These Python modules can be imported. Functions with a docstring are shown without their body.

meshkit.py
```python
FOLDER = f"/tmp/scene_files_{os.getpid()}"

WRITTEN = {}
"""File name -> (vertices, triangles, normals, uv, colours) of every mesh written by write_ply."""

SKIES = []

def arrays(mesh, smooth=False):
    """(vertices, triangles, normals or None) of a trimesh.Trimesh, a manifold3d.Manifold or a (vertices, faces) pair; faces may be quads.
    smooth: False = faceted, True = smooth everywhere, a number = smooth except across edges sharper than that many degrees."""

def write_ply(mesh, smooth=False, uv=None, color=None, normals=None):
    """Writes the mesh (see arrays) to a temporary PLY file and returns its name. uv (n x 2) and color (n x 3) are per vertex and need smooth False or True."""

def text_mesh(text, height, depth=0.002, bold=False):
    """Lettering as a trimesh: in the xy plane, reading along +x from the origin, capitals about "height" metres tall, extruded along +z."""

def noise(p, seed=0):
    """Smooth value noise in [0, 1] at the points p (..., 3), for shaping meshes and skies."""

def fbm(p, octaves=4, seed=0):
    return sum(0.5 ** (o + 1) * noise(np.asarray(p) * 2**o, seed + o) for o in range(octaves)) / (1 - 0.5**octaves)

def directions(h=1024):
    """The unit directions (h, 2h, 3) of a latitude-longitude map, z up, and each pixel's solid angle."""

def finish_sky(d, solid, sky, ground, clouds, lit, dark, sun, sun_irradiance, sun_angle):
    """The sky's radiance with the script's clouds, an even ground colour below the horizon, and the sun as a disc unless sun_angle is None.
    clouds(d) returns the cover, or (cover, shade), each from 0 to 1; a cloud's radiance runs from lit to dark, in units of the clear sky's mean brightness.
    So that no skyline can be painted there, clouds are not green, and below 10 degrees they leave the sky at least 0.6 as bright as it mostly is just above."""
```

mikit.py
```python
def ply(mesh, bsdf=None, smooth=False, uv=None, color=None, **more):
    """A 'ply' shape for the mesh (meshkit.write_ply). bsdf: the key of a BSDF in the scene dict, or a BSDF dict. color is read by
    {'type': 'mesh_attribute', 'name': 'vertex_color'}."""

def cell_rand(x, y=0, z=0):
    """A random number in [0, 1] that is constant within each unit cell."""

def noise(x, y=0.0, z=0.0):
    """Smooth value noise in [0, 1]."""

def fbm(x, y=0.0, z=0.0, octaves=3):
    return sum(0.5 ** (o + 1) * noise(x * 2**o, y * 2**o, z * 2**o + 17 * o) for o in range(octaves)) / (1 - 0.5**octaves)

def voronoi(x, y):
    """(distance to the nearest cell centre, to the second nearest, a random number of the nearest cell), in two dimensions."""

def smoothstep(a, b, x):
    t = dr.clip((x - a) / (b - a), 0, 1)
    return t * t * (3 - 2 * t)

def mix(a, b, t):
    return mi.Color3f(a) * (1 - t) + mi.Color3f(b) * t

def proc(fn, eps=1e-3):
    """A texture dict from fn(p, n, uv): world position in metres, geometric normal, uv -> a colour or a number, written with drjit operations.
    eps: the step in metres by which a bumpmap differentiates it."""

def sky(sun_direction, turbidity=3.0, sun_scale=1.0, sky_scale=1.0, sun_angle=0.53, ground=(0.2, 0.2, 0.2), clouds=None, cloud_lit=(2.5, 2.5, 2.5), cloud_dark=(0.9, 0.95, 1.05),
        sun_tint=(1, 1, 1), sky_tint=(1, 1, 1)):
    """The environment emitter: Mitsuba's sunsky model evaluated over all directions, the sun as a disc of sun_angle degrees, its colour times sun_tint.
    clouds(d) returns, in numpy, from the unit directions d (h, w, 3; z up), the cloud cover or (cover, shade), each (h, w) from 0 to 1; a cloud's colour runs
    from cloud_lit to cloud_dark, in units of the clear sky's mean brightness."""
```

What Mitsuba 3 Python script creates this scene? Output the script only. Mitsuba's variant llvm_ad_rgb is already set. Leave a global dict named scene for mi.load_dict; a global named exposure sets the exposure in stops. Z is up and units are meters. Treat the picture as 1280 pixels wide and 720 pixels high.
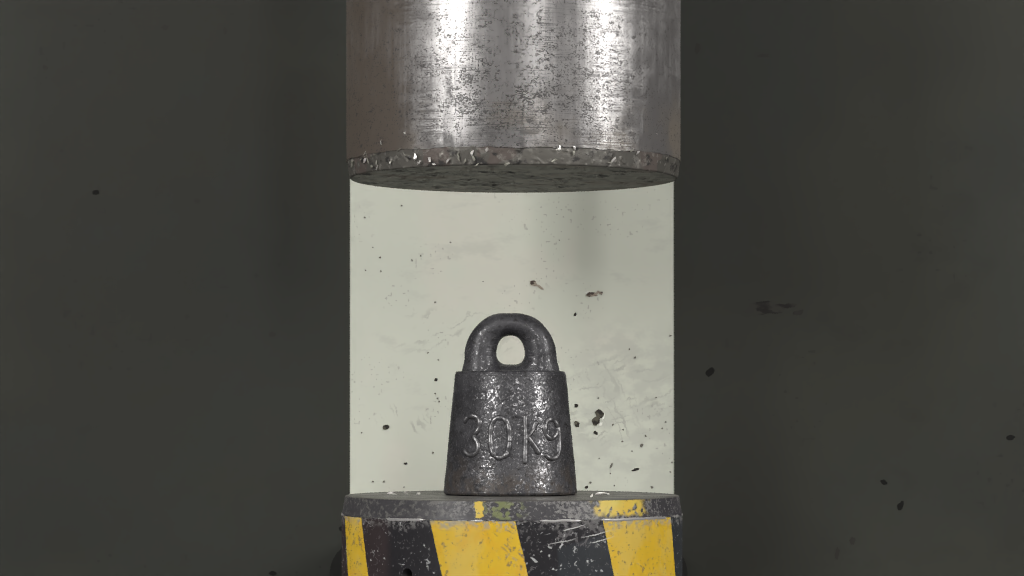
import math, random
import numpy as np, trimesh, manifold3d, drjit as dr, mitsuba as mi
import mikit, meshkit
from mikit import proc, noise, fbm, voronoi, cell_rand, smoothstep, mix
from shapely.geometry import Polygon, Point

random.seed(7)
rng = np.random.default_rng(7)
T = mi.ScalarTransform4f
scene, labels = {'type': 'scene'}, {}

# ------------------------------------------------------------------ camera, light, exposure
CAM_Z, CAM_D = 0.1183, 3.70
scene['camera'] = {'type': 'perspective', 'fov': 21.70, 'fov_axis': 'x', 'near_clip': 0.1, 'far_clip': 60.0,
                   'principal_point_offset_x': 0.0, 'principal_point_offset_y': -0.2111,
                   'to_world': T().look_at(origin=[0, -CAM_D, CAM_Z], target=[0, 0, CAM_Z], up=[0, 0, 1])}
exposure = 0.61
# dim light scattered back by the unseen workshop
scene['workshop_ambience'] = {'type': 'constant', 'radiance': {'type': 'rgb', 'value': [0.165, 0.16, 0.158]}}
# three workshop lamps, outside the frame behind the camera: (azimuth from the press, seen from above; distance, width, lowest z, highest z, radiance)
LAMPS = [(-39.0, 5.0, 1.05, 1.12, 3.5, 15.8), (14.5, 5.6, 0.55, 1.25, 3.2, 12.5), (60.0, 4.8, 0.65, 1.05, 3.0, 24.0)]


def tag(key, label, category, group=None, kind=None):
    labels[key] = {'label': label}
    if category: labels[key]['category'] = category
    if group: labels[key]['group'] = group
    if kind: labels[key]['kind'] = kind


def free(name):
    if name not in scene and not any(k.startswith(name + '__') for k in scene): return name
    i = 1
    while f'{name}_{i:03d}' in scene or any(k.startswith(f'{name}_{i:03d}__') for k in scene): i += 1
    return f'{name}_{i:03d}'


def put(name, mesh, bsdf, parent=None, smooth=30, uv=None, **more):
    key = free(f'{parent}__{name}' if parent else name)
    scene[key] = mikit.ply(mesh, bsdf, smooth=smooth, uv=uv, **more)
    return key


def lamp(az, dist, width, z0, z1, radiance, label):
    root = free('work_lamp')
    a = math.radians(az)
    c = np.array([dist * math.sin(a), -dist * math.cos(a), (z0 + z1) / 2])
    face = np.array([0, 0, 0.45]) - c
    yaw = math.atan2(face[1], face[0])
    pitch = math.atan2(face[2], math.hypot(face[0], face[1]))
    R = trimesh.transformations.euler_matrix(0, -pitch, yaw, 'sxyz')
    R[:3, 3] = c
    h = z1 - z0
    quad = trimesh.Trimesh(np.array([[0, -width / 2, -h / 2], [0, width / 2, -h / 2], [0, width / 2, h / 2], [0, -width / 2, h / 2]]), [[0, 1, 2], [0, 2, 3]])
    quad.apply_transform(R)
    put('diffuser', quad, 'lamp_metal', root, smooth=False, emitter={'type': 'area', 'radiance': {'type': 'rgb', 'value': [radiance, radiance * 0.985, radiance * 0.955]}})
    box = trimesh.creation.box([0.06, width + 0.05, h + 0.05])
    box.apply_translation([-0.036, 0, 0]); box.apply_transform(R)
    put('housing', box, 'lamp_metal', root, smooth=False)
    tag(root, label, 'lamp')


scene['lamp_metal'] = {'type': 'twosided', 'bsdf': {'type': 'diffuse', 'reflectance': {'type': 'rgb', 'value': [0.3, 0.3, 0.3]}}}
for l, t in zip(LAMPS, ('tall white work lamp standing left of the camera', 'narrow white work lamp standing just right of the camera', 'tall white work lamp standing far right of the press')):
    lamp(*l, t)


# ------------------------------------------------------------------ geometry helpers
def lathe(profile, n, xc=0.0, yc=0.0, arc=(-math.pi, math.pi)):
    """Grid swept about the vertical line (xc, yc): profile rows are (r, z), angle 0 faces the camera. Returns mesh, uv, (theta, row) grids."""
    pr = np.asarray(profile, float)
    th = np.linspace(arc[0], arc[1], n + 1)
    tg, rg = np.meshgrid(th, pr[:, 0]); zg = np.repeat(pr[:, 1:2], n + 1, 1)
    v = np.stack([xc + rg * np.sin(tg), yc - rg * np.cos(tg), zg], -1).reshape(-1, 3)
    L = np.concatenate([[0], np.cumsum(np.linalg.norm(np.diff(pr, axis=0), axis=1))])
    uv = np.stack([tg, np.repeat(L[:, None], n + 1, 1)], -1).reshape(-1, 2)
    m = len(pr)
    i, j = np.meshgrid(np.arange(m - 1), np.arange(n), indexing='ij')
    a, b, c, d = i * (n + 1) + j, i * (n + 1) + j + 1, (i + 1) * (n + 1) + j + 1, (i + 1) * (n + 1) + j
    f = np.concatenate([np.stack([a, b, c], -1).reshape(-1, 3), np.stack([a, c, d], -1).reshape(-1, 3)])
    return trimesh.Trimesh(v, f, process=False), uv


def push(mesh, amount):
    """Displace along smooth vertex normals."""
    v, f, n = meshkit.arrays(mesh, True)
    return trimesh.Trimesh(v + n * np.asarray(amount)[:, None], f, process=False)


def lin(z0, z1, n): return np.linspace(z0, z1, n)


def blob_polygon(w, h, rot, rough, seed, n=22):
    r = np.random.default_rng(seed)
    a = np.linspace(0, 2 * math.pi, n, endpoint=False)
    k = 1 + rough * (r.random(n) - 0.5) * 2
    k = (k + 0.5 * np.roll(k, 1) + 0.5 * np.roll(k, -1)) / 2
    x, y = w / 2 * k * np.cos(a), h / 2 * k * np.sin(a)
    c, s = math.cos(math.radians(rot)), math.sin(math.radians(rot))
    return Polygon(np.stack([c * x - s * y, s * x + c * y], 1)).buffer(0)


def flake(poly, depth):
    """A thin body with the outline in x and z, its visible face towards -y."""
    m = trimesh.creation.extrude_polygon(poly if poly.geom_type == 'Polygon' else max(poly.geoms, key=lambda g: g.area), depth, engine='earcut')
    v = np.array(m.vertices)
    return trimesh.Trimesh(np.stack([v[:, 0], -v[:, 2], v[:, 1]], 1), m.faces, process=False)


def sliver(p, direction, normal, length, width, bend, seed):
    """A small curled shaving: a tapering bent strip with thickness."""
    r = np.random.default_rng(seed)
    d = np.asarray(direction, float); d /= np.linalg.norm(d)
    n = np.asarray(normal, float); n /= np.linalg.norm(n)
    s = np.cross(d, n)
    rows = []
    K = 5
    for i in range(K):
        t = i / (K - 1)
        c = np.asarray(p) + d * (t - 0.5) * length + n * (bend * math.sin(math.pi * t) + width * 0.2) + s * (r.random() - 0.5) * width * 0.8
        w = width * (0.35 + 0.65 * math.sin(math.pi * (0.12 + 0.8 * t))) / 2
        h = w * (0.25 + 0.5 * r.random())
        rows += [c + s * w, c + n * h, c - s * w, c - n * h]
    f = []
    for i in range(K - 1):
        for j in range(4):
            a, b = i * 4 + j, i * 4 + (j + 1) % 4
            f += [[a, b, b + 4], [a, b + 4, a + 4]]
    f += [[0, 2, 1], [0, 3, 2], [4 * K - 4, 4 * K - 3, 4 * K - 2], [4 * K - 4, 4 * K - 2, 4 * K - 1]]
    m = trimesh.Trimesh(np.array(rows), f, process=False); m.fix_normals()
    return m


def shard(p, direction, normal, length, width, seed):
    """A torn chip of metal: the hull of a few random points, flattened on the surface."""
    r = np.random.default_rng(seed)
    d = np.asarray(direction, float); d /= np.linalg.norm(d)
    n = np.asarray(normal, float); n /= np.linalg.norm(n)
    q = np.cross(d, n)
    a = (r.random((9, 3)) - 0.5) * [length, width, width * 0.7]
    return trimesh.Trimesh(np.asarray(p) + a[:, :1] * d + a[:, 1:2] * q + a[:, 2:] * n).convex_hull


# ------------------------------------------------------------------ materials
def two(b): return {'type': 'twosided', 'bsdf': b}
def pr(color, rough=0.5, metallic=0.0, **k): return {'type': 'principled', 'base_color': color, 'roughness': rough, 'metallic': metallic, **k}
def rgb(*c): return {'type': 'rgb', 'value': list(c)}


WALL_Y = 0.475
WX, WY = -0.0022, 0.030
SM = lambda c, r, x: smoothstep(c - r, c + r, x)


def spot(x, z, cx, cz, rx, rz):
    """1 inside an ellipse on the surface, soft edge."""
    return 1 - smoothstep(0.5, 1.0, dr.sqrt(dr.square((x - cx) / rx) + dr.square((z - cz) / rz)))


def grain(x, y, k, octaves=5, gain=0.6):
    """Fractal noise whose octaves are turned against one another, so that no grid shows; about 0.5 +- 0.12."""
    out, w, tot = 0.0, 1.0, 0.0
    x, y = 0.8 * x - 0.6 * y, 0.6 * x + 0.8 * y
    for o in range(octaves):
        out = out + w * noise(x, y, k + 5.3 * o); tot += w; w *= gain
        x, y = 2.03 * (0.77 * x - 0.64 * y), 2.03 * (0.64 * x + 0.77 * y)
    return out / tot


def wall_color(p, n, uv):
    x, z = p.x, p.z
    base = mix((0.545, 0.56, 0.475), (0.515, 0.535, 0.46), fbm(x * 6, z * 6, 3.0))
    base = mix(base, (0.565, 0.55, 0.48), 0.6 * smoothstep(0.5, 0.75, fbm(x * 11 + 9, z * 9, 5.0)))
    # dirty scuffs rubbed across the paint
    wob = grain(x * 40, z * 40, 1.0) - 0.5
    ang = noise((x + z * 0.35) * 30, (z - x * 0.35) * 260 + wob * 9, 2.0)
    drag = smoothstep(0.68, 0.95, ang) * (spot(x, z, 0.165, 0.13, 0.12, 0.09) + 0.7 * spot(x, z, -0.07, 0.24, 0.16, 0.05))
    d2 = noise((x * 0.45 - z) * 25, (x + z * 0.45) * 300 + wob * 9, 8.0)
    drag2 = smoothstep(0.72, 0.95, d2) * (spot(x, z, 0.15, 0.13, 0.07, 0.09) + spot(x, z, -0.17, 0.10, 0.05, 0.04))
    base = mix(base, (0.36, 0.365, 0.315), dr.minimum(0.8 * drag + 0.65 * drag2, 0.7))
    smear = smoothstep(0.60, 0.82, grain(x * 20 + 4, z * 44, 4.0))
    base = mix(base, (0.43, 0.44, 0.385), 0.4 * smear)
    grub_shade = spot(x, z, 0.19, 0.12, 0.16, 0.17) * smoothstep(0.36, 0.62, grain(x * 34, z * 50, 9.0))  # grime at the lower right, with the dimmer light there painted in
    base = mix(base, (0.44, 0.45, 0.395), 0.6 * grub_shade)
    speck = smoothstep(0.86, 0.92, noise(x * 260, z * 260, 6.0)) * smoothstep(0.55, 0.75, noise(x * 17, z * 17, 7.0))
    return mix(base, (0.28, 0.27, 0.235), 0.5 * speck)


def panel_color(p, n, uv):
    x, z = p.x, p.z
    base = mix((0.0345, 0.0355, 0.0280), (0.0285, 0.0292, 0.0240), smoothstep(0.35, 0.65, fbm(x * 3.2 + 5, z * 3.0, 2.0)))
    base = mix(base, (0.028, 0.0315, 0.028), 0.4 * smoothstep(0.45, 0.7, fbm(x * 5, z * 4.0, 12.0)))
    smear = smoothstep(0.58, 0.85, grain(x * 10, z * 14, 4.0))
    base = mix(base, (0.025, 0.025, 0.021), 0.5 * smear)
    speck = smoothstep(0.90, 0.95, noise(x * 110, z * 110, 6.0)) * smoothstep(0.55, 0.75, noise(x * 9, z * 9, 7.0))
    return mix(base, (0.018, 0.017, 0.016), 0.6 * speck)


def wall_bump(p, n, uv):
    return 0.0004 * fbm(p.x * 9, p.z * 7, 1.0) + 0.00004 * noise(p.x * 300, p.z * 300, 3.0)


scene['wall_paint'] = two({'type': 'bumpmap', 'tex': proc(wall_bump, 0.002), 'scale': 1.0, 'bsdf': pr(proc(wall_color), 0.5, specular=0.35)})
scene['panel_paint'] = two(pr(proc(panel_color), 0.6, specular=0.2))
scene['bare_dark'] = two(pr(rgb(0.022, 0.020, 0.017), 0.6, specular=0.25))
def chip_color(p, n, uv):
    return mix((0.022, 0.020, 0.016), (0.085, 0.08, 0.06), smoothstep(0.42, 0.62, grain(p.x * 160, p.z * 160, 3.0, 4)))


scene['pale_flake'] = two(pr(rgb(0.78, 0.76, 0.72), 0.4, specular=0.5))
scene['bare_mixed'] = two(pr(proc(chip_color), 0.6, specular=0.25))
scene['bare_grey'] = two(pr(rgb(0.13, 0.125, 0.105), 0.6, specular=0.25))


def brown_color(p, n, uv):
    k = fbm(p.x * 160, p.z * 260, 3.0)
    return mix((0.30, 0.26, 0.21), (0.06, 0.045, 0.035), smoothstep(0.42, 0.62, k))


scene['brown_scuff'] = two(pr(proc(brown_color), 0.6, specular=0.25))


def smudge_color(p, n, uv):
    return mix((0.012, 0.0105, 0.0095), (0.030, 0.029, 0.0245), smoothstep(0.36, 0.62, grain(p.x * 60, p.z * 150, 3.0, 4)))


scene['brown_dark'] = two(pr(proc(smudge_color), 0.6, specular=0.2))
scene['paint_edge'] = two(pr(rgb(0.72, 0.72, 0.66), 0.5))

RAM_X, RAM_R, RAM_Z = 0.0020, 0.2310, 0.4368
RIM_H = 0.0235


def ram_sz(p):
    return dr.atan2(p.x - RAM_X, -p.y) * RAM_R, p.z


PIT_CLUSTERS = [(-0.058, 0.548, 0.020, 0.034, 1.3), (-0.085, 0.505, 0.055, 0.030, 0.7), (-0.11, 0.575, 0.035, 0.03, 0.8), (0.022, 0.60, 0.022, 0.05, 1.0), (0.026, 0.525, 0.032, 0.045, 0.9), (0.118, 0.605, 0.045, 0.045, 0.9),
                (0.118, 0.53, 0.045, 0.06, 0.9), (-0.03, 0.62, 0.03, 0.03, 0.6), (-0.075, 0.625, 0.03, 0.03, 0.6), (-0.005, 0.50, 0.06, 0.025, 0.45)]


def ram_pits(s, z):
    """Corrosion pits: gathered in clusters, broken up by a finer grain."""
    wx, wz = s + 0.010 * (noise(s * 60, z * 60, 31.0) - 0.5), z + 0.010 * (noise(s * 60, z * 60, 37.0) - 0.5)
    region = 0.0
    for cx, cz, rx, rz, a in PIT_CLUSTERS:
        region = region + a * dr.exp(-dr.square((wx - cx) / rx) - dr.square((wz - cz) / rz))
    g = 0.45 * noise(s * 520, z * 800, 1.0) + 0.30 * noise(s * 900 + z * 300, z * 1300, 2.0) + 0.25 * noise(s * 130 - z * 60, z * 190, 3.0)
    return smoothstep(0.66, 0.76, g + 0.13 * dr.minimum(region, 1.3) + 0.03 * noise(s * 20, z * 20, 7.0))


def ram_mask(p, n, uv):
    """How much of the surface is oxide, pit and painted-in shading rather than bright steel."""
    s, z = ram_sz(p)
    pit = ram_pits(s, z)
    scratch = smoothstep(0.80, 0.92, noise(s * 48, z * 1300 + 2.0 * noise(s * 50, z * 40), 4.0)) * smoothstep(0.42, 0.62, noise(s * 20, z * 30, 9.0))
    wide = smoothstep(0.42, 0.66, grain(s * 42, z * 55, 21.0))
    low = smoothstep(0.60, 0.47, z + 0.08 * (grain(s * 12, z * 12, 5.0) - 0.5)) * (0.45 + 0.5 * grain(s * 110, z * 240, 3.0))  # brownish oxide low down, also painted to fade the highlights downward
    side = smoothstep(0.05, 0.23, -s + 0.09 * (grain(s * 50, z * 9, 6.0, 4) - 0.5)) * 0.6 + smoothstep(0.10, 0.26, s + 0.09 * (grain(s * 50, z * 9, 9.0, 4) - 0.5)) * 0.45  # left flank oxide; right flank painted duller to darken its reflections
    line = smoothstep(0.55, 0.85, noise(s * 26, z * 1500 + 1.5 * noise(s * 40, z * 50), 14.0)) * smoothstep(0.35, 0.6, noise(s * 55, z * 40, 19.0))
    streak = 0.25 * noise(s * 260, z * 5, 8.0) + 0.2 * noise(s * 45, z * 3, 18.0)
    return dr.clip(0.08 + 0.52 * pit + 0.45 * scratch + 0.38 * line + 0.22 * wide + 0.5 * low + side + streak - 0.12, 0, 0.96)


def ram_oxide(p, n, uv):
    s, z = ram_sz(p)
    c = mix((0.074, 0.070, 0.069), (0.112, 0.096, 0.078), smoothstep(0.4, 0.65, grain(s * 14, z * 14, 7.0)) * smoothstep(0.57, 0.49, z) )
    c = mix(c, (0.072, 0.058, 0.046), smoothstep(0.09, 0.18, -s + 0.05 * (noise(s * 30, z * 5, 6.0) - 0.5)))
    return mix(c, (0.033, 0.030, 0.029), ram_pits(s, z))


def ram_steel(p, n, uv):
    s, z = ram_sz(p)
    return mix((0.60, 0.585, 0.575), (0.47, 0.455, 0.455), noise(s * 500, z * 40, 2.0))


def ram_bump(p, n, uv):
    s, z = ram_sz(p)
    return 0.00004 * noise(s * 60, z * 1100, 4.0) + 0.00012 * grain(s * 400, z * 660, 1.0, 3, 0.7) + 0.00002 * noise(s * 420, z * 20, 2.0) + 0.00025 * noise(s * 45, z * 30, 6.0)


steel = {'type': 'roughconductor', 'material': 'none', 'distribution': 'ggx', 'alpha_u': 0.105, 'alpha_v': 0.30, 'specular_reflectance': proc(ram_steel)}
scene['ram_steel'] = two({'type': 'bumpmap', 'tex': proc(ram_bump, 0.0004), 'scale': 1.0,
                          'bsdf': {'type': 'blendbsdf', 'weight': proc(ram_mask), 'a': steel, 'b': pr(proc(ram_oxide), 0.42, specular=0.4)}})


def rim_color(p, n, uv):
    s, z = ram_sz(p)
    d1, d2, r = voronoi(s * 26 + 0.8 * noise(s * 60, z * 60), z * 18)
    c = mix((0.078, 0.074, 0.065), (0.118, 0.111, 0.098), r)
    c = mix(c, (0.104, 0.083, 0.074), 0.8 * smoothstep(0.72, 0.8, cell_rand(r * 977)))
    c = mix(c, (0.035, 0.033, 0.031), smoothstep(0.54, 0.70, grain(s * 90, z * 120, 3.0)))
    return mix(c, (0.22, 0.21, 0.19), 0.6 * smoothstep(0.60, 0.72, grain(s * 150 + 7, z * 150, 13.0)))


def face_color(p, n, uv):
    k = grain(p.x * 30, p.y * 30, 2.0)
    c = mix((0.085, 0.083, 0.072), (0.150, 0.146, 0.125), smoothstep(0.3, 0.7, k))
    c = mix(c, (0.12, 0.098, 0.08), 0.6 * smoothstep(0.5, 0.65, grain(p.x * 16, p.y * 26, 9.0)))
    return mix(c, (0.022, 0.021, 0.019), 0.9 * smoothstep(0.56, 0.64, grain(p.x * 26, p.y * 24, 5.0, 4, 0.7)))


scene['rim_metal'] = two(pr(proc(rim_color), 0.45, metallic=0.35))
scene['face_metal'] = two(pr(proc(face_color), 0.55, metallic=0.2))
scene['bright_burr'] = two(pr(rgb(0.62, 0.60, 0.57), 0.32, metallic=0.6))
scene['dull_burr'] = two(pr(rgb(0.24, 0.235, 0.20), 0.45, metallic=0.4))


def iron_wear_shine(p, n, uv):
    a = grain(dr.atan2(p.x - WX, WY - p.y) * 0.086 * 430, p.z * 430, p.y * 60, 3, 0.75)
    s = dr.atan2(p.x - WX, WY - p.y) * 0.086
    b = 0.0  # worn spots, plus bright patches painted in where the highlights fall
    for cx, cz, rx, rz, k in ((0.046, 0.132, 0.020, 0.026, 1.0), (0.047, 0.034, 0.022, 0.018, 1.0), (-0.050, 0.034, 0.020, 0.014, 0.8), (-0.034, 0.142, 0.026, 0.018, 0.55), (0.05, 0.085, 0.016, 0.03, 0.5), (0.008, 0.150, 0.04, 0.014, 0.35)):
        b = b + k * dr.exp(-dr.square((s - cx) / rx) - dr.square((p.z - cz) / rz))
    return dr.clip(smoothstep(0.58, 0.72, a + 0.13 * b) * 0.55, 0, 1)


def letter_wear(p, n, uv):
    return 0.16 + 0.26 * smoothstep(0.38, 0.58, grain(p.x * 160, p.z * 160, p.y * 60, 4))


def iron_color(p, n, uv):
    b = grain(p.x * 40, p.z * 40, p.y * 40)
    c = mix((0.032, 0.0315, 0.035), (0.056, 0.0550, 0.060), smoothstep(0.38, 0.62, b))
    rust = smoothstep(0.060, 0.012, p.z + 0.05 * (b - 0.5)) * smoothstep(0.42, 0.58, grain(p.x * 110, p.z * 90, p.y * 60))
    c = mix(c, (0.068, 0.054, 0.044), 0.65 * rust)
    return mix(c, (0.023, 0.022, 0.023), smoothstep(0.58, 0.68, grain(p.x * 260, p.z * 260, p.y * 90 + 5, 4, 0.7)))


def iron_bump(p, n, uv):
    return 0.00018 * grain(p.x * 420, p.z * 420, p.y * 160, 3) + 0.0003 * fbm(p.x * 70, p.y * 70, p.z * 70)


def iron(wear):
    return two({'type': 'bumpmap', 'tex': proc(iron_bump, 0.0005), 'scale': 1.0,
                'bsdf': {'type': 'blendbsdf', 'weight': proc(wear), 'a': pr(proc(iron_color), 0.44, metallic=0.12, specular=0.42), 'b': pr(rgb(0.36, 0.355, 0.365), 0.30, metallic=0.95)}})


scene['cast_iron'] = iron(iron_wear_shine)


def letter_bump(p, n, uv):
    return 0.00018 * grain(p.x * 260, p.z * 260, p.y * 160, 3)


scene['worn_iron'] = two({'type': 'bumpmap', 'tex': proc(letter_bump, 0.0005), 'scale': 1.0,
                          'bsdf': {'type': 'blendbsdf', 'weight': proc(letter_wear), 'a': pr(proc(iron_color), 0.42, metallic=0.15, specular=0.5), 'b': pr(rgb(0.36, 0.355, 0.36), 0.38, metallic=0.95)}})

PL_R, RIM_Z = 0.235, -0.0255


def top_color(p, n, uv):
    k = grain(p.x * 14, p.y * 30, 3.0)
    c = mix((0.10, 0.096, 0.089), (0.165, 0.160, 0.148), smoothstep(0.3, 0.7, k))
    return mix(c, (0.07, 0.066, 0.06), 0.8 * smoothstep(0.54, 0.70, grain(p.x * 45, p.y * 45, 8.0)))


def pl_s(p):
    return dr.atan2(p.x, -p.y) * PL_R


def wear_rim(p, n, uv):
    """Chipped black, yellow and green paint over grey steel on the sloping edge of the plate."""
    s, z = pl_s(p), p.z
    steel_c = mix((0.10, 0.097, 0.094), (0.24, 0.232, 0.226), grain(s * 260, z * 300, 2.0, 3))
    g = grain(s * 300, z * 380, 4.0, 4, 0.8) + 0.42 * (grain(s * 24, z * 26, 6.0, 3) - 0.5)
    c = mix(steel_c, (0.036, 0.034, 0.038), smoothstep(0.39, 0.50, g))
    left = smoothstep(-0.055, -0.105, s + 0.03 * (grain(s * 120, z * 200, 3.0) - 0.5))
    c = mix(c, mix((0.044, 0.042, 0.046), (0.11, 0.107, 0.10), smoothstep(0.50, 0.68, grain(s * 200, z * 260, 14.0, 4, 0.7))), left * 0.92)
    jx, jz = 0.014 * (grain(s * 150, z * 150, 12.0) - 0.5), 0.014 * (grain(s * 150, z * 150, 42.0) - 0.5)
    y1 = spot(s + 1.6 * jx, z + 1.6 * jz, -0.0430, -0.011, 0.0085, 0.014)
    y2 = smoothstep(0.105, 0.130, s + jx * 3) * smoothstep(0.215, 0.185, s + jx * 3) * smoothstep(-0.024, -0.018, z + jz * 0.6)
    gr = spot(s + jx, z + jz, -0.010, -0.012, 0.034, 0.015) * smoothstep(0.47, 0.56, grain(s * 170, z * 190, 23.0))
    c = mix(c, (0.17, 0.19, 0.075), 0.8 * gr)
    yel = mix((0.50, 0.41, 0.08), (0.56, 0.38, 0.04), noise(s * 60, z * 60, 1.0))
    c = mix(c, yel, smoothstep(0.4, 0.6, y1))
    return mix(c, yel, y2 * smoothstep(0.68, 0.58, grain(s * 150, z * 170, 33.0)))


def chip_mask(s, z, seed, amount):
    """Chips and scrapes: heavier along the top edge of the drum and where the stripe has been struck."""
    g = grain(s * 260, z * 260, seed, 4, 0.72)
    edge = smoothstep(-0.050, -0.027, z + 0.02 * (grain(s * 45, z * 30, seed + 2) - 0.5))
    hit = spot(s, z, 0.095, -0.047, 0.055, 0.022) + 0.5 * spot(s, z, 0.012, -0.066, 0.04, 0.035)
    return smoothstep(0.665, 0.71, g + amount + 0.10 * edge + 0.12 * hit)


def scrape(s, z):
    w = noise(s * 16 + 4, (z - s * 0.22) * 520 + 2.5 * grain(s * 60, z * 60, 3.0), 5.0)
    return smoothstep(0.62, 0.80, w) * smoothstep(0.38, 0.52, grain(s * 130, z * 130, 8.0)) * spot(s, z, 0.088, -0.048, 0.062, 0.026)


def yellow_color(p, n, uv):
    s, z = pl_s(p), p.z
    c = mix((0.57, 0.385, 0.034), (0.61, 0.380, 0.016), grain(s * 18, z * 18, 2.0))
    c = mix(c, (0.55, 0.42, 0.12), 0.5 * smoothstep(0.45, 0.7, grain(s * 28 + 3, z * 22, 6.0)))
    c = mix(c, (0.58, 0.31, 0.02), 0.4 * smoothstep(0.50, 0.70, grain(s * 40, z * 30, 16.0)))
    c = mix(c, (0.36, 0.27, 0.13), 0.9 * chip_mask(s, z, 3.0, -0.035))
    c = mix(c, (0.20, 0.14, 0.07), 0.85 * smoothstep(0.655, 0.69, grain(s * 230 + 5, z * 230, 9.0, 4, 0.7) + 0.10 * (noise(s * 30, z * 30, 29.0) - 0.5)))
    gouge = smoothstep(0.70, 0.86, noise((s - z) * 60, (s + z * 1.1) * 300 + 2 * grain(s * 70, z * 70, 1.0), 7.0)) * spot(s, z, 0.012, -0.052, 0.035, 0.03)
    c = mix(c, (0.17, 0.125, 0.095), 0.9 * gouge)
    torn = spot(s + 0.012 * (grain(s * 140, z * 140, 2.0) - 0.5), z + 0.012 * (grain(s * 140, z * 140, 5.0) - 0.5), 0.024, -0.067, 0.011, 0.009)
    c = mix(c, mix((0.34, 0.25, 0.22), (0.15, 0.11, 0.09), smoothstep(0.42, 0.6, grain(s * 260, z * 260, 6.0))), 0.9 * smoothstep(0.2, 0.5, torn))
    band = smoothstep(-0.040, -0.028, z + 0.02 * (grain(s * 60, z * 60, 5.0) - 0.5)) * smoothstep(0.44, 0.58, grain(s * 220, z * 260, 15.0, 4, 0.7))
    c = mix(c, (0.31, 0.29, 0.24), 0.8 * band)
    return mix(c, (0.58, 0.56, 0.50), 0.8 * scrape(s, z))


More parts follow.
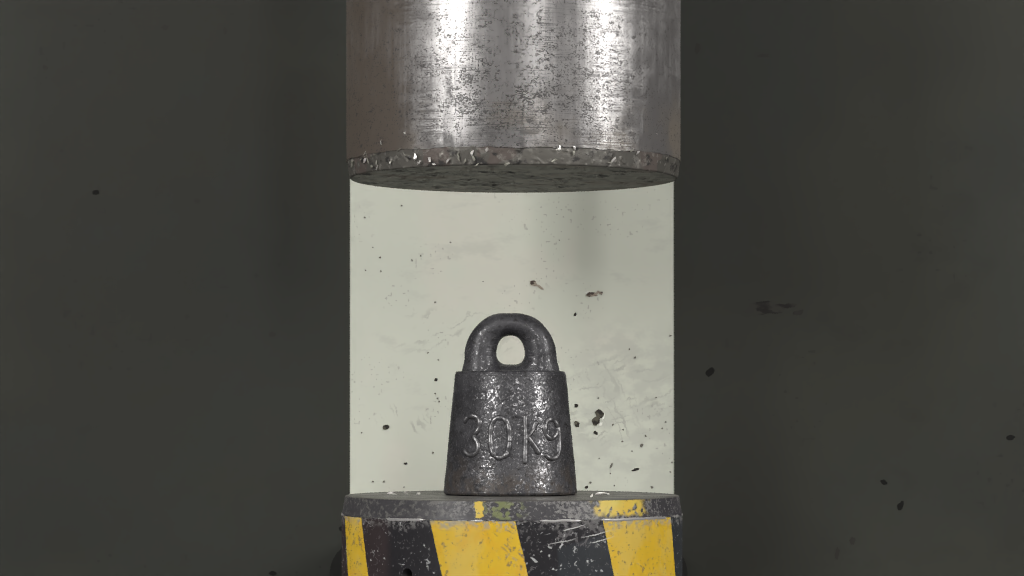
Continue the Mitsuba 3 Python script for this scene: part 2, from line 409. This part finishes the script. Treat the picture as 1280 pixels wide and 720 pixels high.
def black_color(p, n, uv):
    s, z = pl_s(p), p.z
    c = mix((0.011, 0.010, 0.012), (0.019, 0.018, 0.021), grain(s * 20, z * 20, 2.0))
    # a later coat of blue-grey black paint with a straight brushed edge
    j = 0.003 * (grain(s * 200, z * 200, 4.0) - 0.5)
    coat = smoothstep(0.058, 0.064, s + j) * smoothstep(-0.060, -0.063, z - 0.25 * (s - 0.06) + j)
    c = mix(c, mix((0.028, 0.031, 0.036), (0.022, 0.0245, 0.028), grain(s * 60, z * 60, 3.0)), coat)
    c = mix(c, (0.040, 0.026, 0.026), 0.6 * smoothstep(-0.17, -0.19, s))
    c = mix(c, (0.105, 0.10, 0.102), 0.9 * chip_mask(s, z, 13.0, -0.005 - 0.03 * coat))
    c = mix(c, (0.40, 0.40, 0.40), 0.9 * smoothstep(0.70, 0.735, grain(s * 190 + 11, z * 210, 19.0, 4, 0.7) + 0.12 * (noise(s * 40, z * 40, 2.0) - 0.5)))
    band = smoothstep(-0.042, -0.028, z + 0.02 * (grain(s * 60, z * 60, 5.0) - 0.5)) * smoothstep(0.46, 0.58, grain(s * 220, z * 260, 15.0, 4, 0.7))
    c = mix(c, (0.17, 0.165, 0.16), 0.8 * band)
    return mix(c, (0.52, 0.52, 0.51), 0.85 * scrape(s, z))


def chip_bump(p, n, uv):
    s, z = pl_s(p), p.z
    return 0.00022 * grain(s * 150, z * 150, 3.0, 4)


def bumped(tex, b): return two({'type': 'bumpmap', 'tex': tex, 'scale': 1.0, 'bsdf': b})


cb = proc(chip_bump, 0.0006)
scene['platen_top'] = two(pr(proc(top_color), 0.45, metallic=0.3))
scene['platen_rim'] = bumped(cb, pr(proc(wear_rim), 0.45, specular=0.4))
scene['yellow_paint'] = bumped(cb, pr(proc(yellow_color), 0.42, specular=0.25))
scene['black_paint'] = bumped(cb, pr(proc(black_color), 0.40, specular=0.3))
scene['pit_black'] = two(pr(rgb(0.007, 0.007, 0.006), 0.7, specular=0.15))
scene['added_black'] = two(pr(rgb(0.009, 0.009, 0.008), 0.55, specular=0.25))
scene['edge_steel'] = two(pr(rgb(0.46, 0.45, 0.44), 0.35, metallic=0.6))

# ------------------------------------------------------------------ back wall and the dark panels added in place of the side bars
def slab(x0, x1, y0, y1, z0, z1, bevel=0.002):
    q = Polygon([(x0, y0), (x1, y0), (x1, y1), (x0, y1)]).buffer(-bevel).buffer(bevel, quad_segs=3)
    m = trimesh.creation.extrude_polygon(q, z1 - z0, engine='earcut'); m.apply_translation([0, 0, z0])
    return m


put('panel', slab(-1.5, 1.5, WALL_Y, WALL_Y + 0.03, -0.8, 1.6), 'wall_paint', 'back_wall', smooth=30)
tag('back_wall', 'pale grey-green painted plate behind the weight, chipped and scuffed', 'wall')
PAN_Y, EDGE = WALL_Y - 0.0015, 0.2535
for side, name, lab in ((-1, 'added_panel', 'added dark charcoal panel standing in for the left side bar'), (1, 'added_panel_001', 'added dark charcoal panel with a brown smear, standing in for the right side bar')):
    x0, x1 = sorted((side * EDGE, side * 1.5))
    put('sheet', slab(x0, x1, PAN_Y, WALL_Y - 0.0004, -0.8, 1.6, 0.0003), 'panel_paint', name, smooth=30)
    tag(name, lab, 'panel')


def wall_mark(x, z, w, h, rot, rough, seed, mat, parent, name, y=WALL_Y, depth=0.0012):
    m = flake(blob_polygon(w, h, rot, rough, seed), depth + 0.002)
    m.apply_translation([x, y + 0.002, z])
    return m if name is None else put(name, m, mat, parent, smooth=False)


MM = 1.2500e-3          # one reference step on the wall
def W(px, py): return (px - 640) * MM, CAM_Z + (512 - py) * MM
def P(px, py): return (px - 640) * 1.2488e-3, CAM_Z + (512 - py) * 1.2488e-3


# the larger chips, each a part of the wall: place, width, height, tilt, raggedness, material
for i, (px, py, w, h, rot, ro, mat) in enumerate([
        (667, 354, 9, 6, -20, .35, 'brown_scuff'), (675, 359, 10, 3, -35, .4, 'brown_scuff'), (740, 368, 15, 5, 0, .35, 'brown_scuff'), (750, 366, 9, 4, -15, .5, 'brown_scuff'),
        (719, 393, 3, 4.5, -25, .2, 'bare_dark'), (749, 517, 11, 10, -15, .35, 'bare_mixed'), (745, 526, 10, 13, -25, .3, 'bare_mixed'), (744.5, 541, 6, 4, -35, .3, 'bare_dark'),
        (721, 530, 6, 8.5, 10, .25, 'bare_mixed'), (720.5, 507, 4.5, 5, -20, .3, 'bare_dark'), (482, 534, 8.5, 6, 15, .25, 'bare_mixed'), (507, 579.5, 5, 2.5, 0, .25, 'bare_dark'),
        (545, 474.5, 4, 4, 0, .2, 'bare_dark'), (794.5, 587, 10.5, 3, 18, .15, 'bare_dark'), (764, 582, 2.5, 7, -25, .3, 'bare_grey'), (802, 556.5, 4, 5, -20, .3, 'bare_grey'), (733, 609, 4, 3.5, 0, .3, 'bare_dark')]):
    x, z = W(px, py)
    wall_mark(x, z, w * MM, h * MM, rot, ro, 100 + i, mat, 'back_wall', 'paint_chip')
# broken paint edges standing pale along the biggest chip and the pit
for i, (px, py, w, h, rot) in enumerate([(754.3, 521, 2.2, 9, -15), (751, 530, 3, 5, -40), (734, 366, 4, 3, 0)]):
    x, z = W(px, py)
    wall_mark(x, z, w * MM, h * MM, rot, .4, 140 + i, 'paint_edge', 'back_wall', 'paint_edge', depth=0.0006)
# pin-head specks too small to pick apart
specks = [(544, 492, 2.5), (547, 498, 2.5), (549, 502, 2.5), (541, 566, 3), (779, 537, 2.6), (778, 552, 2.6), (766, 531, 2.4), (807, 545, 2.6), (832, 527.5, 2.2), (828, 535.5, 2.4), (738, 603, 3), (815, 609, 3.4),
          (768, 607, 2), (456, 272, 2.6), (475, 322, 2.6), (466, 309, 1.8), (515, 325, 2), (526, 320, 2), (515, 326, 1.6), (544, 378, 3), (502, 257, 2.2), (787, 436.5, 2.2), (794, 447, 3), (838, 419.5, 3), (748, 497.5, 2.4), (820, 497, 2),
          (790, 564, 2), (749, 573, 2), (466, 602, 2.4), (480, 602, 2.8), (505, 609, 2), (548, 450, 2), (535, 441, 1.8), (452, 541, 2.2), (476, 339, 2), (457, 338, 2), (563, 303, 2), (840, 578, 2.6), (838, 590, 2), (699, 300, 1.8), (604, 352, 1.6), (763, 592, 2)]
put('speck', trimesh.util.concatenate([wall_mark(*W(a, b), s * MM, s * 0.85 * MM, 40 * i, .35, 200 + i, None, None, None) for i, (a, b, s) in enumerate(specks)]), 'bare_grey', 'back_wall', smooth=False)
labels['back_wall__speck'] = {'kind': 'stuff'}
# marks on the added dark panels, copied from the side bars
for i, (px, py, w, h, rot, ro, mat, par) in enumerate([
        (956, 386, 44, 17, 0, .45, 'brown_dark', 'added_panel_001'), (984, 382, 28, 6, -6, .6, 'brown_dark', 'added_panel_001'), (998, 391, 12, 6, 20, .5, 'bare_dark', 'added_panel_001'),
        (888, 465, 9, 13, -35, .3, 'pit_black', 'added_panel_001'), (1263, 547, 12, 7, 0, .3, 'pit_black', 'added_panel_001'), (1105, 603, 9, 6, -20, .3, 'pit_black', 'added_panel_001'), (1126, 633, 8, 12, -15, .3, 'pit_black', 'added_panel_001'),
        (1066, 676, 7, 9, 0, .4, 'bare_dark', 'added_panel_001'), (1047, 692, 5, 14, -8, .4, 'bare_dark', 'added_panel_001'), (955, 69, 14, 4, 0, .4, 'bare_dark', 'added_panel_001'), (872, 60, 7, 14, 0, .4, 'bare_dark', 'added_panel_001'),
        (206, 34, 9, 6, 0, .3, 'bare_dark', 'added_panel'), (56, 84, 6, 6, 0, .3, 'bare_dark', 'added_panel'), (119, 240, 8, 6, 0, .3, 'pit_black', 'added_panel'), (246, 251, 7, 5, 0, .3, 'bare_dark', 'added_panel'),
        (428, 661, 9, 6, -20, .3, 'pit_black', 'added_panel'), (281, 38, 4, 9, 0, .3, 'bare_dark', 'added_panel'), (76, 188, 5, 4, 0, .3, 'bare_dark', 'added_panel'), (340, 418, 8, 6, 0, .4, 'bare_dark', 'added_panel'), (341, 717, 9, 6, 0, .3, 'pit_black', 'added_panel')]):
    x, z = P(px, py)
    wall_mark(x, z, w * 1.2488e-3, h * 1.2488e-3, rot, ro, 300 + i, mat, par, 'stain' if w > 12 else 'paint_chip', y=PAN_Y, depth=0.0005)

# ------------------------------------------------------------------ ram
tag('press_ram', 'wide worn steel cylinder of the press hanging above the weight', 'ram')
N = 1400
m, uv = lathe([(RAM_R, z) for z in lin(RAM_Z + RIM_H, RAM_Z + RIM_H + 0.03, 16)] + [(RAM_R, z) for z in lin(0.5, 1.3, 120)], N, RAM_X)
v = np.array(m.vertices); s = uv[:, 0] * RAM_R
# ragged lower lip, slight dents
w = np.clip(1 - (v[:, 2] - RAM_Z - RIM_H) / 0.03, 0, 1)
v[:, 2] += w ** 3 * (0.0045 * (meshkit.fbm(np.stack([s * 16, s * 0, s * 0], 1), 4, 3) - 0.5) + 0.003 * (meshkit.fbm(np.stack([s * 90, s * 0, s * 0], 1), 3, 4) - 0.5))
dent = -0.0009 * w ** 2 * meshkit.fbm(np.stack([s * 70, v[:, 2] * 90, s * 0], 1), 3, 9) - 0.0002 * meshkit.fbm(np.stack([s * 9, v[:, 2] * 6, s * 0], 1), 3, 5)
v[:, 0] += dent * np.sin(uv[:, 0]); v[:, 1] -= dent * np.cos(uv[:, 0])
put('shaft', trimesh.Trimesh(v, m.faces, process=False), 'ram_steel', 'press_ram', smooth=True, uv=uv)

R1, R0 = RAM_R - 0.0014, RAM_R - 0.0042
prof = [(RAM_R - 0.006, RAM_Z + RIM_H + 0.006)] + [(R1 + (R0 - R1) * t ** 1.5, RAM_Z + 0.0015 + (RIM_H + 0.002) * (1 - t)) for t in lin(0, 1, 22)] + [(R0 - 0.0008, RAM_Z + 0.0004), (R0 - 0.003, RAM_Z)]
m, uv = lathe(prof, N, RAM_X)
v = np.array(m.vertices); s = uv[:, 0] * RAM_R
lump = 0.0022 * (meshkit.fbm(np.stack([s * 30, v[:, 2] * 50, s * 0], 1), 4, 11) - 0.62) + 0.0016 * np.maximum(meshkit.fbm(np.stack([s * 130, v[:, 2] * 160, s * 0], 1), 3, 12) - 0.66, 0) * 4
lump[: N + 1] = 0; lump[-(N + 1):] = 0
v[:, 0] += lump * np.sin(uv[:, 0]); v[:, 1] -= lump * np.cos(uv[:, 0])
put('rim', trimesh.Trimesh(v, m.faces, process=False), 'rim_metal', 'press_ram', smooth=True)
labels['press_ram__rim'] = {'label': 'dented and chipped bevelled rim at the bottom of the ram'}

m, uv = lathe([(r, RAM_Z + 0.0002) for r in np.concatenate([lin(R0 - 0.0024, 0.03, 150), [0.0005]])], 700, RAM_X)
v = np.array(m.vertices)
rr = np.hypot(v[:, 0] - RAM_X, v[:, 1])
v[:, 2] += np.clip((R0 - rr) / 0.02, 0, 1) * (0.0022 * (meshkit.fbm(np.stack([v[:, 0] * 24, v[:, 1] * 34, rr * 0], 1), 5, 21) - 0.5) - 0.0026 * np.maximum(meshkit.fbm(np.stack([v[:, 0] * 75, v[:, 1] * 60, rr * 0], 1), 3, 22) - 0.58, 0) * 3)
put('pressing_face', trimesh.Trimesh(v, m.faces, process=False), 'face_metal', 'press_ram', smooth=True)


def on_ram(px, py, lift=0.0):
    """Point and outward normal on the rim, from its sideways offset (in steps of 1.04 mm at the front) and height."""
    a = 0.0
    for _ in range(12):
        a = math.asin(max(-1, min(1, ((px - 640) / 3340 * (CAM_D - RAM_R * math.cos(a)) - RAM_X) / RAM_R)))
    d = CAM_D - RAM_R * math.cos(a)
    r = RAM_R - 0.002 + lift
    return np.array([RAM_X + r * math.sin(a), -r * math.cos(a), CAM_Z + (512 - py) / 3340 * d]), np.array([math.sin(a), -math.cos(a), 0.0])


burrs = [(519, 196, 12, 7, 70, 1), (524, 203, 7, 5, 20, 1), (537, 199, 9, 4, 120, 1), (542, 205, 6, 3, 150, 1), (560, 201, 6, 5, 90, 1), (573, 196, 12, 4, 100, 0), (580, 203, 10, 3, 60, 0), (590, 190, 9, 4, 80, 1), (592, 198, 8, 4, 110, 0),
         (596, 206, 7, 3, 30, 0), (609, 187, 6, 4, 40, 1), (634, 205, 8, 3, 30, 0), (699, 185, 9, 5, 65, 1), (693, 201, 9, 5, 20, 0), (718, 184, 8, 4, 110, 1), (717, 191, 6, 4, 70, 0), (767, 200, 13, 4, 35, 1), (763, 203, 8, 2.5, 10, 0),
         (797, 190, 10, 5, 20, 1), (790, 188, 6, 3, 60, 0), (834, 198, 5, 3, 30, 0), (477, 178, 7, 3, 95, 1), (506, 166, 4, 3, 80, 1), (821, 166, 3, 3, 80, 1), (498, 187, 10, 3, 20, 0), (505, 192, 9, 2.5, 140, 0)]
for k in range(34):
    if k % 3 < 2: burrs.append((439 + 56 * rng.random() ** 1.2, 190 + 21 * rng.random(), 3 + 8 * rng.random() ** 2, 1.6 + 3.5 * rng.random() ** 2, 180 * rng.random(), int(rng.random() > 0.82)))
for k, (px, py, ln, wd, ang, bright) in enumerate(burrs):
    p, n = on_ram(px, py, 0.0022 if py < 182 else 0.0012)
    t = np.array([-n[1], n[0], 0.0]); a = math.radians(ang)
    d = t * math.cos(a) + np.array([0, 0, 1.0]) * math.sin(a)
    shape = sliver(p, d, n, ln * 0.95e-3, wd * 0.6e-3, 0.0012, 500 + k) if k % 4 == 1 else shard(p, d, n, ln * 1.15e-3, wd * 1.25e-3, 500 + k)
    put('burr', shape, 'bright_burr' if bright else 'dull_burr', 'press_ram', smooth=False)

# ------------------------------------------------------------------ platen with warning stripes
tag('press_platen', 'round steel platen with black and yellow warning stripes under the weight', 'platen')
rt = PL_R - 0.0040
m, uv = lathe([(r, 0.0) for r in np.concatenate([[0.0005], lin(0.02, rt - 0.002, 90)])] + [(rt - 0.0008, -0.0003), (rt, -0.001)], 700)
v = np.array(m.vertices)
rr = np.hypot(v[:, 0], v[:, 1])
v[:, 2] += np.clip((rt - 0.004 - rr) / 0.02, 0, 1) * -0.0009 * meshkit.fbm(np.stack([v[:, 0] * 20, v[:, 1] * 35, rr * 0], 1), 4, 31)
put('top_face', trimesh.Trimesh(v, m.faces[:, ::-1], process=False), 'platen_top', 'press_platen', smooth=True)
m, uv = lathe([(rt + (PL_R - rt) * t, -0.001 + (RIM_Z + 0.001) * t) for t in lin(0, 1, 16)] , 1200)
v = np.array(m.vertices); s = uv[:, 0] * PL_R
lump = 0.0009 * (meshkit.fbm(np.stack([s * 60, v[:, 2] * 80, s * 0], 1), 4, 33) - 0.5)
lump[:1201] *= 0.2
v[:, 0] += lump * np.sin(uv[:, 0]); v[:, 1] -= lump * np.cos(uv[:, 0])
put('bevel', trimesh.Trimesh(v, m.faces, process=False), 'platen_rim', 'press_platen', smooth=True)
labels['press_platen__bevel'] = {'label': 'sloping edge with chipped black and yellow paint over grey steel'}
# the worn bare corner where the bevel meets the drum
prof = [(PL_R - 0.0010, RIM_Z + 0.0016), (PL_R + 0.0006, RIM_Z + 0.0006), (PL_R + 0.0012, RIM_Z - 0.0006), (PL_R + 0.0007, RIM_Z - 0.0026), (PL_R - 0.001, RIM_Z - 0.0034)]
m, uv = lathe(prof, 1200)
v = np.array(m.vertices); s = uv[:, 0] * PL_R
dz = 0.0018 * (meshkit.fbm(np.stack([s * 70, s * 0, s * 0], 1), 4, 35) - 0.5); v[:, 2] += dz
drr = -0.0014 * np.maximum(meshkit.fbm(np.stack([s * 45, s * 0, s * 0 + 4], 1), 4, 36) - 0.40, 0) * 7
v[:, 0] += drr * np.sin(uv[:, 0]); v[:, 1] -= drr * np.cos(uv[:, 0])
put('worn_edge', trimesh.Trimesh(v, m.faces, process=False), 'edge_steel', 'press_platen', smooth=True)
# drum with a bolt hole low in the first black stripe
HOLE = (-0.1375, -0.0985, 0.0085)
ha = math.asin(HOLE[0] / PL_R)
cyl = manifold3d.Manifold.cylinder(0.24, PL_R, PL_R, 360).translate([0, 0, RIM_Z - 0.2405])
drill = manifold3d.Manifold.cylinder(0.12, HOLE[2], HOLE[2], 40).rotate([90, 0, 0]).translate([0, -PL_R + 0.06, 0]).rotate([0, 0, math.degrees(ha)]).translate([0, 0, HOLE[1]])
put('drum', cyl - drill, 'platen_rim', 'press_platen', smooth=40)


def stripe(t0, t1, name, mat, seed, cut=False):
    """A coat of paint: t0, t1 are its edges (angles, at the upper rim); the edges lean as the painted stripes do."""
    nz, nt = 60, max(12, int((t1 - t0) / 0.012))
    zz = np.linspace(RIM_Z - 0.0012, RIM_Z - 0.235, nz)
    lean = lambda z: (RIM_Z - z) * 1.02
    rag = lambda k: 0.006 * (meshkit.fbm(np.stack([zz * 120, zz * 0 + k, zz * 0], 1), 4, seed) - 0.5)
    e0, e1 = t0 + lean(zz) + rag(int(t0 * 100)), t1 + lean(zz) + rag(int(t1 * 100)) - 0.0008
    u = np.linspace(0, 1, nt)
    th = e0[:, None] * (1 - u) + e1[:, None] * u
    zg = np.repeat(zz[:, None], nt, 1)
    th = np.pad(th, 1, mode='edge'); zg = np.pad(zg, 1, mode='edge')
    r = np.full(th.shape, PL_R + 0.0005); r[0] = r[-1] = PL_R - 0.001; r[:, 0] = r[:, -1] = PL_R - 0.001
    v = np.stack([r * np.sin(th), -r * np.cos(th), zg], -1).reshape(-1, 3)
    a, b = th.shape
    i, j = np.meshgrid(np.arange(a - 1), np.arange(b - 1), indexing='ij')
    q = i * b + j
    f = np.concatenate([np.stack([q, q + b, q + b + 1], -1).reshape(-1, 3), np.stack([q, q + b + 1, q + 1], -1).reshape(-1, 3)])
    if cut:   # leave the bolt hole open
        c = v[f].mean(1)
        ang = np.arctan2(c[:, 0], -c[:, 1])
        f = f[np.hypot((ang - ha) * PL_R, c[:, 2] - HOLE[1]) > HOLE[2] + 0.001]
    put(name, trimesh.Trimesh(v, f, process=False), mat, 'press_platen', smooth=35)


EDGES = [-2.1, -1.62, -1.316, -1.031, -0.473, 0.017, 0.528, 1.14, 1.95, 2.3, 2.7]
for k in range(len(EDGES) - 1):
    yellow = k % 2 == 0
    stripe(EDGES[k], EDGES[k + 1], 'yellow_stripe' if yellow else 'black_stripe', 'yellow_paint' if yellow else 'black_paint', 60 + k, cut=k == 3)

# added block for the dark corners of the side bars, with rounded shoulders
bx0, bx1, btop, brad = -0.2735, 0.2635, -0.0780, 0.050
sh = Polygon([(bx0, -0.8), (bx1, -0.8), (bx1, btop), (bx0, btop)]).buffer(-brad).buffer(brad, quad_segs=16)
m = flake(sh, 0.14); m.apply_translation([0, 0.45, 0])
put('body', m, 'added_black', 'added_block', smooth=25)
tag('added_block', 'added nearly black rounded block behind the striped platen', 'base block')

# pale flakes lying on the platen
for k, (px, py, w, h, lab) in enumerate([(489, 618, 13, 2.2, 'longest pale metal flake lying on the platen left of the weight'), (507, 617.5, 6, 2.4, 'pale flake lying nearest the weight on its left side, middle of three'), (523, 618, 5, 1.8, 'small pale flake lying on the platen close to the left foot of the weight'),
                                         (739, 621, 6, 3, 'rounded pale flake lying on the platen right of the weight'), (753, 619.5, 17, 1.4, 'thin curled pale sliver lying on the platen right of the weight')]):
    d = 0.1183 * 3340 / (py - 512)
    x = (px - 640) / 3340 * d
    m = sliver([x, d - CAM_D, 0.0006], [1, 0.1, 0], [0, 0, 1], w * 1.1e-3, 0.004 + 0.0016 * h, 0.0010 + h * 0.0005, 700 + k)
    if k != 4: m = shard([x, d - CAM_D, 0.0012], [1, 0.1, 0], [0, 0, 1], w * 1.25e-3, 0.006 + 0.001 * h, 720 + k)
    put('metal_flake', m, 'pale_flake', smooth=False)
    key = 'metal_flake' if k == 0 else f'metal_flake_{k:03d}'
    tag(key, lab, 'metal flake', 'pale flakes on the platen')
labels['metal_flake_001']['label'] = 'middle one of three pale flakes on the platen left of the weight'

# ------------------------------------------------------------------ the cast iron weight
RB, RT, WH = 0.0937, 0.0772, 0.1715
tag('iron_weight', 'dark cast iron weight with a ring handle and raised 30 kg marking', 'weight')


def cone_r(z): return RB + (RT - RB) * z / WH


prof = [(0.0005, 0.0006), (0.05, 0.0006), (RB - 0.003, 0.0006), (RB - 0.0012, 0.0012), (RB - 0.0002, 0.0040)]
prof += [(cone_r(z), z) for z in lin(0.0045, WH - 0.0045, 150)]
prof += [(RT - 0.0004 - 0.0032 * (1 - math.cos(a)), WH - 0.0036 + 0.0036 * math.sin(a)) for a in lin(0.15, math.pi / 2, 7)]
prof += [(r, WH + 0.0004) for r in lin(RT - 0.008, 0.0005, 24)]
m, uv = lathe(prof, 720, WX, WY)
v, f, n = meshkit.arrays(m, True)
q = v - [WX, WY, 0]
am = 0.0012 * (meshkit.fbm(q * 22, 3, 41) - 0.5) + 0.00045 * (meshkit.fbm(q * 130, 3, 42) - 0.5) - 0.0020 * np.maximum(meshkit.fbm(q * 85, 3, 44) - 0.68, 0) * 3
am += 0.0008 * np.maximum(meshkit.fbm(q * 150, 2, 45) - 0.64, 0) * 3
am *= np.clip(v[:, 2] / 0.006, 0.0, 1)
seam = np.isclose(np.abs(uv[:, 0]), math.pi)
am[seam] = 0
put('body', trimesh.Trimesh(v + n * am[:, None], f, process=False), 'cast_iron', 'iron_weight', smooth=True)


def handle_sdf(x, y, z):
    x = (x - WX) * (1 + 1.25 * np.maximum(z - 0.176, 0)); y = y - WY
    cz = 0.1962
    up = np.maximum(z - cz, 0)
    rad = (np.abs(x) ** 2.2 + (up * (0.0428 / 0.0412)) ** 2.2) ** (1 / 2.2)
    ang = np.arctan2(up, np.abs(x) + 1e-9)
    leg = 0.0428 - 0.02 * np.maximum(cz - z, 0)
    d = np.where(z > cz, rad - 0.0428, np.abs(x) - leg)
    h = 0.0222 - 0.0056 * np.sin(ang) ** 2.6
    hy = 0.0245 - 0.003 * np.sin(ang)
    tube = (np.sqrt((d / h) ** 2 + (y / hy) ** 2) - 1) * h
    foot = (np.sqrt((x / 0.050) ** 2 + (y / 0.026) ** 2 + ((z - 0.167) / 0.0145) ** 2) - 1) * 0.0145
    k = 0.017
    hh = np.clip(0.5 + 0.5 * (foot - tube) / k, 0, 1)
    return foot * (1 - hh) + tube * hh - k * hh * (1 - hh)


hm = manifold3d.Manifold.level_set(lambda x, y, z: -float(handle_sdf(x, y, z)), [WX - 0.075, WY - 0.034, 0.158, WX + 0.075, WY + 0.034, 0.262], 0.0021).to_mesh()
hm = trimesh.Trimesh(hm.vert_properties[:, :3], hm.tri_verts, process=True)
hm = hm.subdivide()
trimesh.smoothing.filter_taubin(hm, iterations=12)
v, f, n = meshkit.arrays(hm, True)
q = v - [WX, WY, 0]
am = 0.0030 * (meshkit.fbm(q * 30, 3, 51) - 0.5) + 0.0004 * (meshkit.fbm(q * 130, 3, 52) - 0.5)
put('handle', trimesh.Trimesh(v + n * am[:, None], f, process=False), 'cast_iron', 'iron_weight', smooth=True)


def on_weight(cx, cy):
    """cx, cy: lettering sheet coordinates -> point on the cone."""
    px, py = 545 + cx / 4.363, 460 + cy / 4.363
    d, a, z = CAM_D, 0.0, 0.08
    for _ in range(12):
        d = CAM_D + WY - cone_r(z) * math.cos(a)
        z = CAM_Z + (512 - py) / 3340 * d
        a = math.asin(((px - 640) / 3340 * d - WX) / cone_r(z))
    return a, z


def stroke(points, rad, closed=False):
    for _ in range(2 if len(points) > 4 or closed else 0):      # round the corners
        pts = np.array(points + [points[0]] if closed else points, float)
        cut = [c for a, b in zip(pts[:-1], pts[1:]) for c in (a * 0.75 + b * 0.25, a * 0.25 + b * 0.75)]
        points = [tuple(c) for c in cut] if closed else [tuple(pts[0])] + [tuple(c) for c in cut] + [tuple(pts[-1])]
    ap = np.array([on_weight(*p) for p in points])
    if closed: ap = np.vstack([ap, ap[:1]])
    fine = []
    for a, b in zip(ap[:-1], ap[1:]):
        fine += [a + (b - a) * t for t in ((0, 0.5) if len(points) < 6 else (0,))]
    fine.append(ap[-1])
    balls = []
    for i, (a, z) in enumerate(fine):
        r = cone_r(z) - 0.0010 + 0.0003 * math.sin(i * 0.8)
        s_ = manifold3d.Manifold.sphere(rad * (1.0 + 0.10 * math.sin(0.9 * i + rad * 9000)), 14)
        balls.append(s_.translate([WX + r * math.sin(a), WY - r * math.cos(a), z]))
    return [manifold3d.Manifold.batch_hull([p, q_]) for p, q_ in zip(balls[:-1], balls[1:])]


def glyph(name, strokes, label):
    m = manifold3d.Manifold.batch_boolean(sum(strokes, []), manifold3d.OpType.Add).refine_to_length(0.0012).to_mesh()
    t = trimesh.Trimesh(m.vert_properties[:, :3], m.tri_verts, process=True)
    trimesh.smoothing.filter_taubin(t, iterations=8)
    v, f, n = meshkit.arrays(t, True)
    am = 0.0005 * (meshkit.fbm(v * 120, 3, 61) - 0.5)
    key = put(name, trimesh.Trimesh(v + n * am[:, None], f, process=False), 'worn_iron', 'iron_weight', smooth=True)
    labels[key] = {'label': label}


oval = [(348 + 54 * math.copysign(abs(math.cos(a)) ** 0.8, math.cos(a)), 380 + 110 * math.copysign(abs(math.sin(a)) ** 0.85, math.sin(a))) for a in np.linspace(0, 2 * math.pi, 18, endpoint=False)]
glyph('raised_digit', [stroke([(158, 290), (172, 266), (200, 259), (228, 270), (239, 298), (232, 332), (212, 360), (203, 374), (222, 398), (231, 430), (221, 462), (195, 477), (168, 470), (155, 448)], 0.0041)], 'raised digit 3 with worn shiny edges')
glyph('raised_digit', [stroke(oval, 0.0040, True)], 'raised digit 0 with worn shiny edges')
glyph('raised_letter', [stroke([(487, 268), (487, 330), (488, 400), (486, 510)], 0.0038), stroke([(492, 385), (515, 360), (532, 335), (545, 300)], 0.0037), stroke([(500, 372), (530, 415), (560, 458)], 0.0040)], 'raised letter k, rough and worn bright')
glyph('raised_letter', [stroke([(662, 318), (650, 288), (625, 277), (602, 292), (592, 325), (598, 362), (620, 386), (645, 380), (662, 350), (668, 318), (672, 370), (675, 430), (670, 470), (650, 493), (622, 494), (600, 476)], 0.0040)], 'raised letter g shaped like a 9')
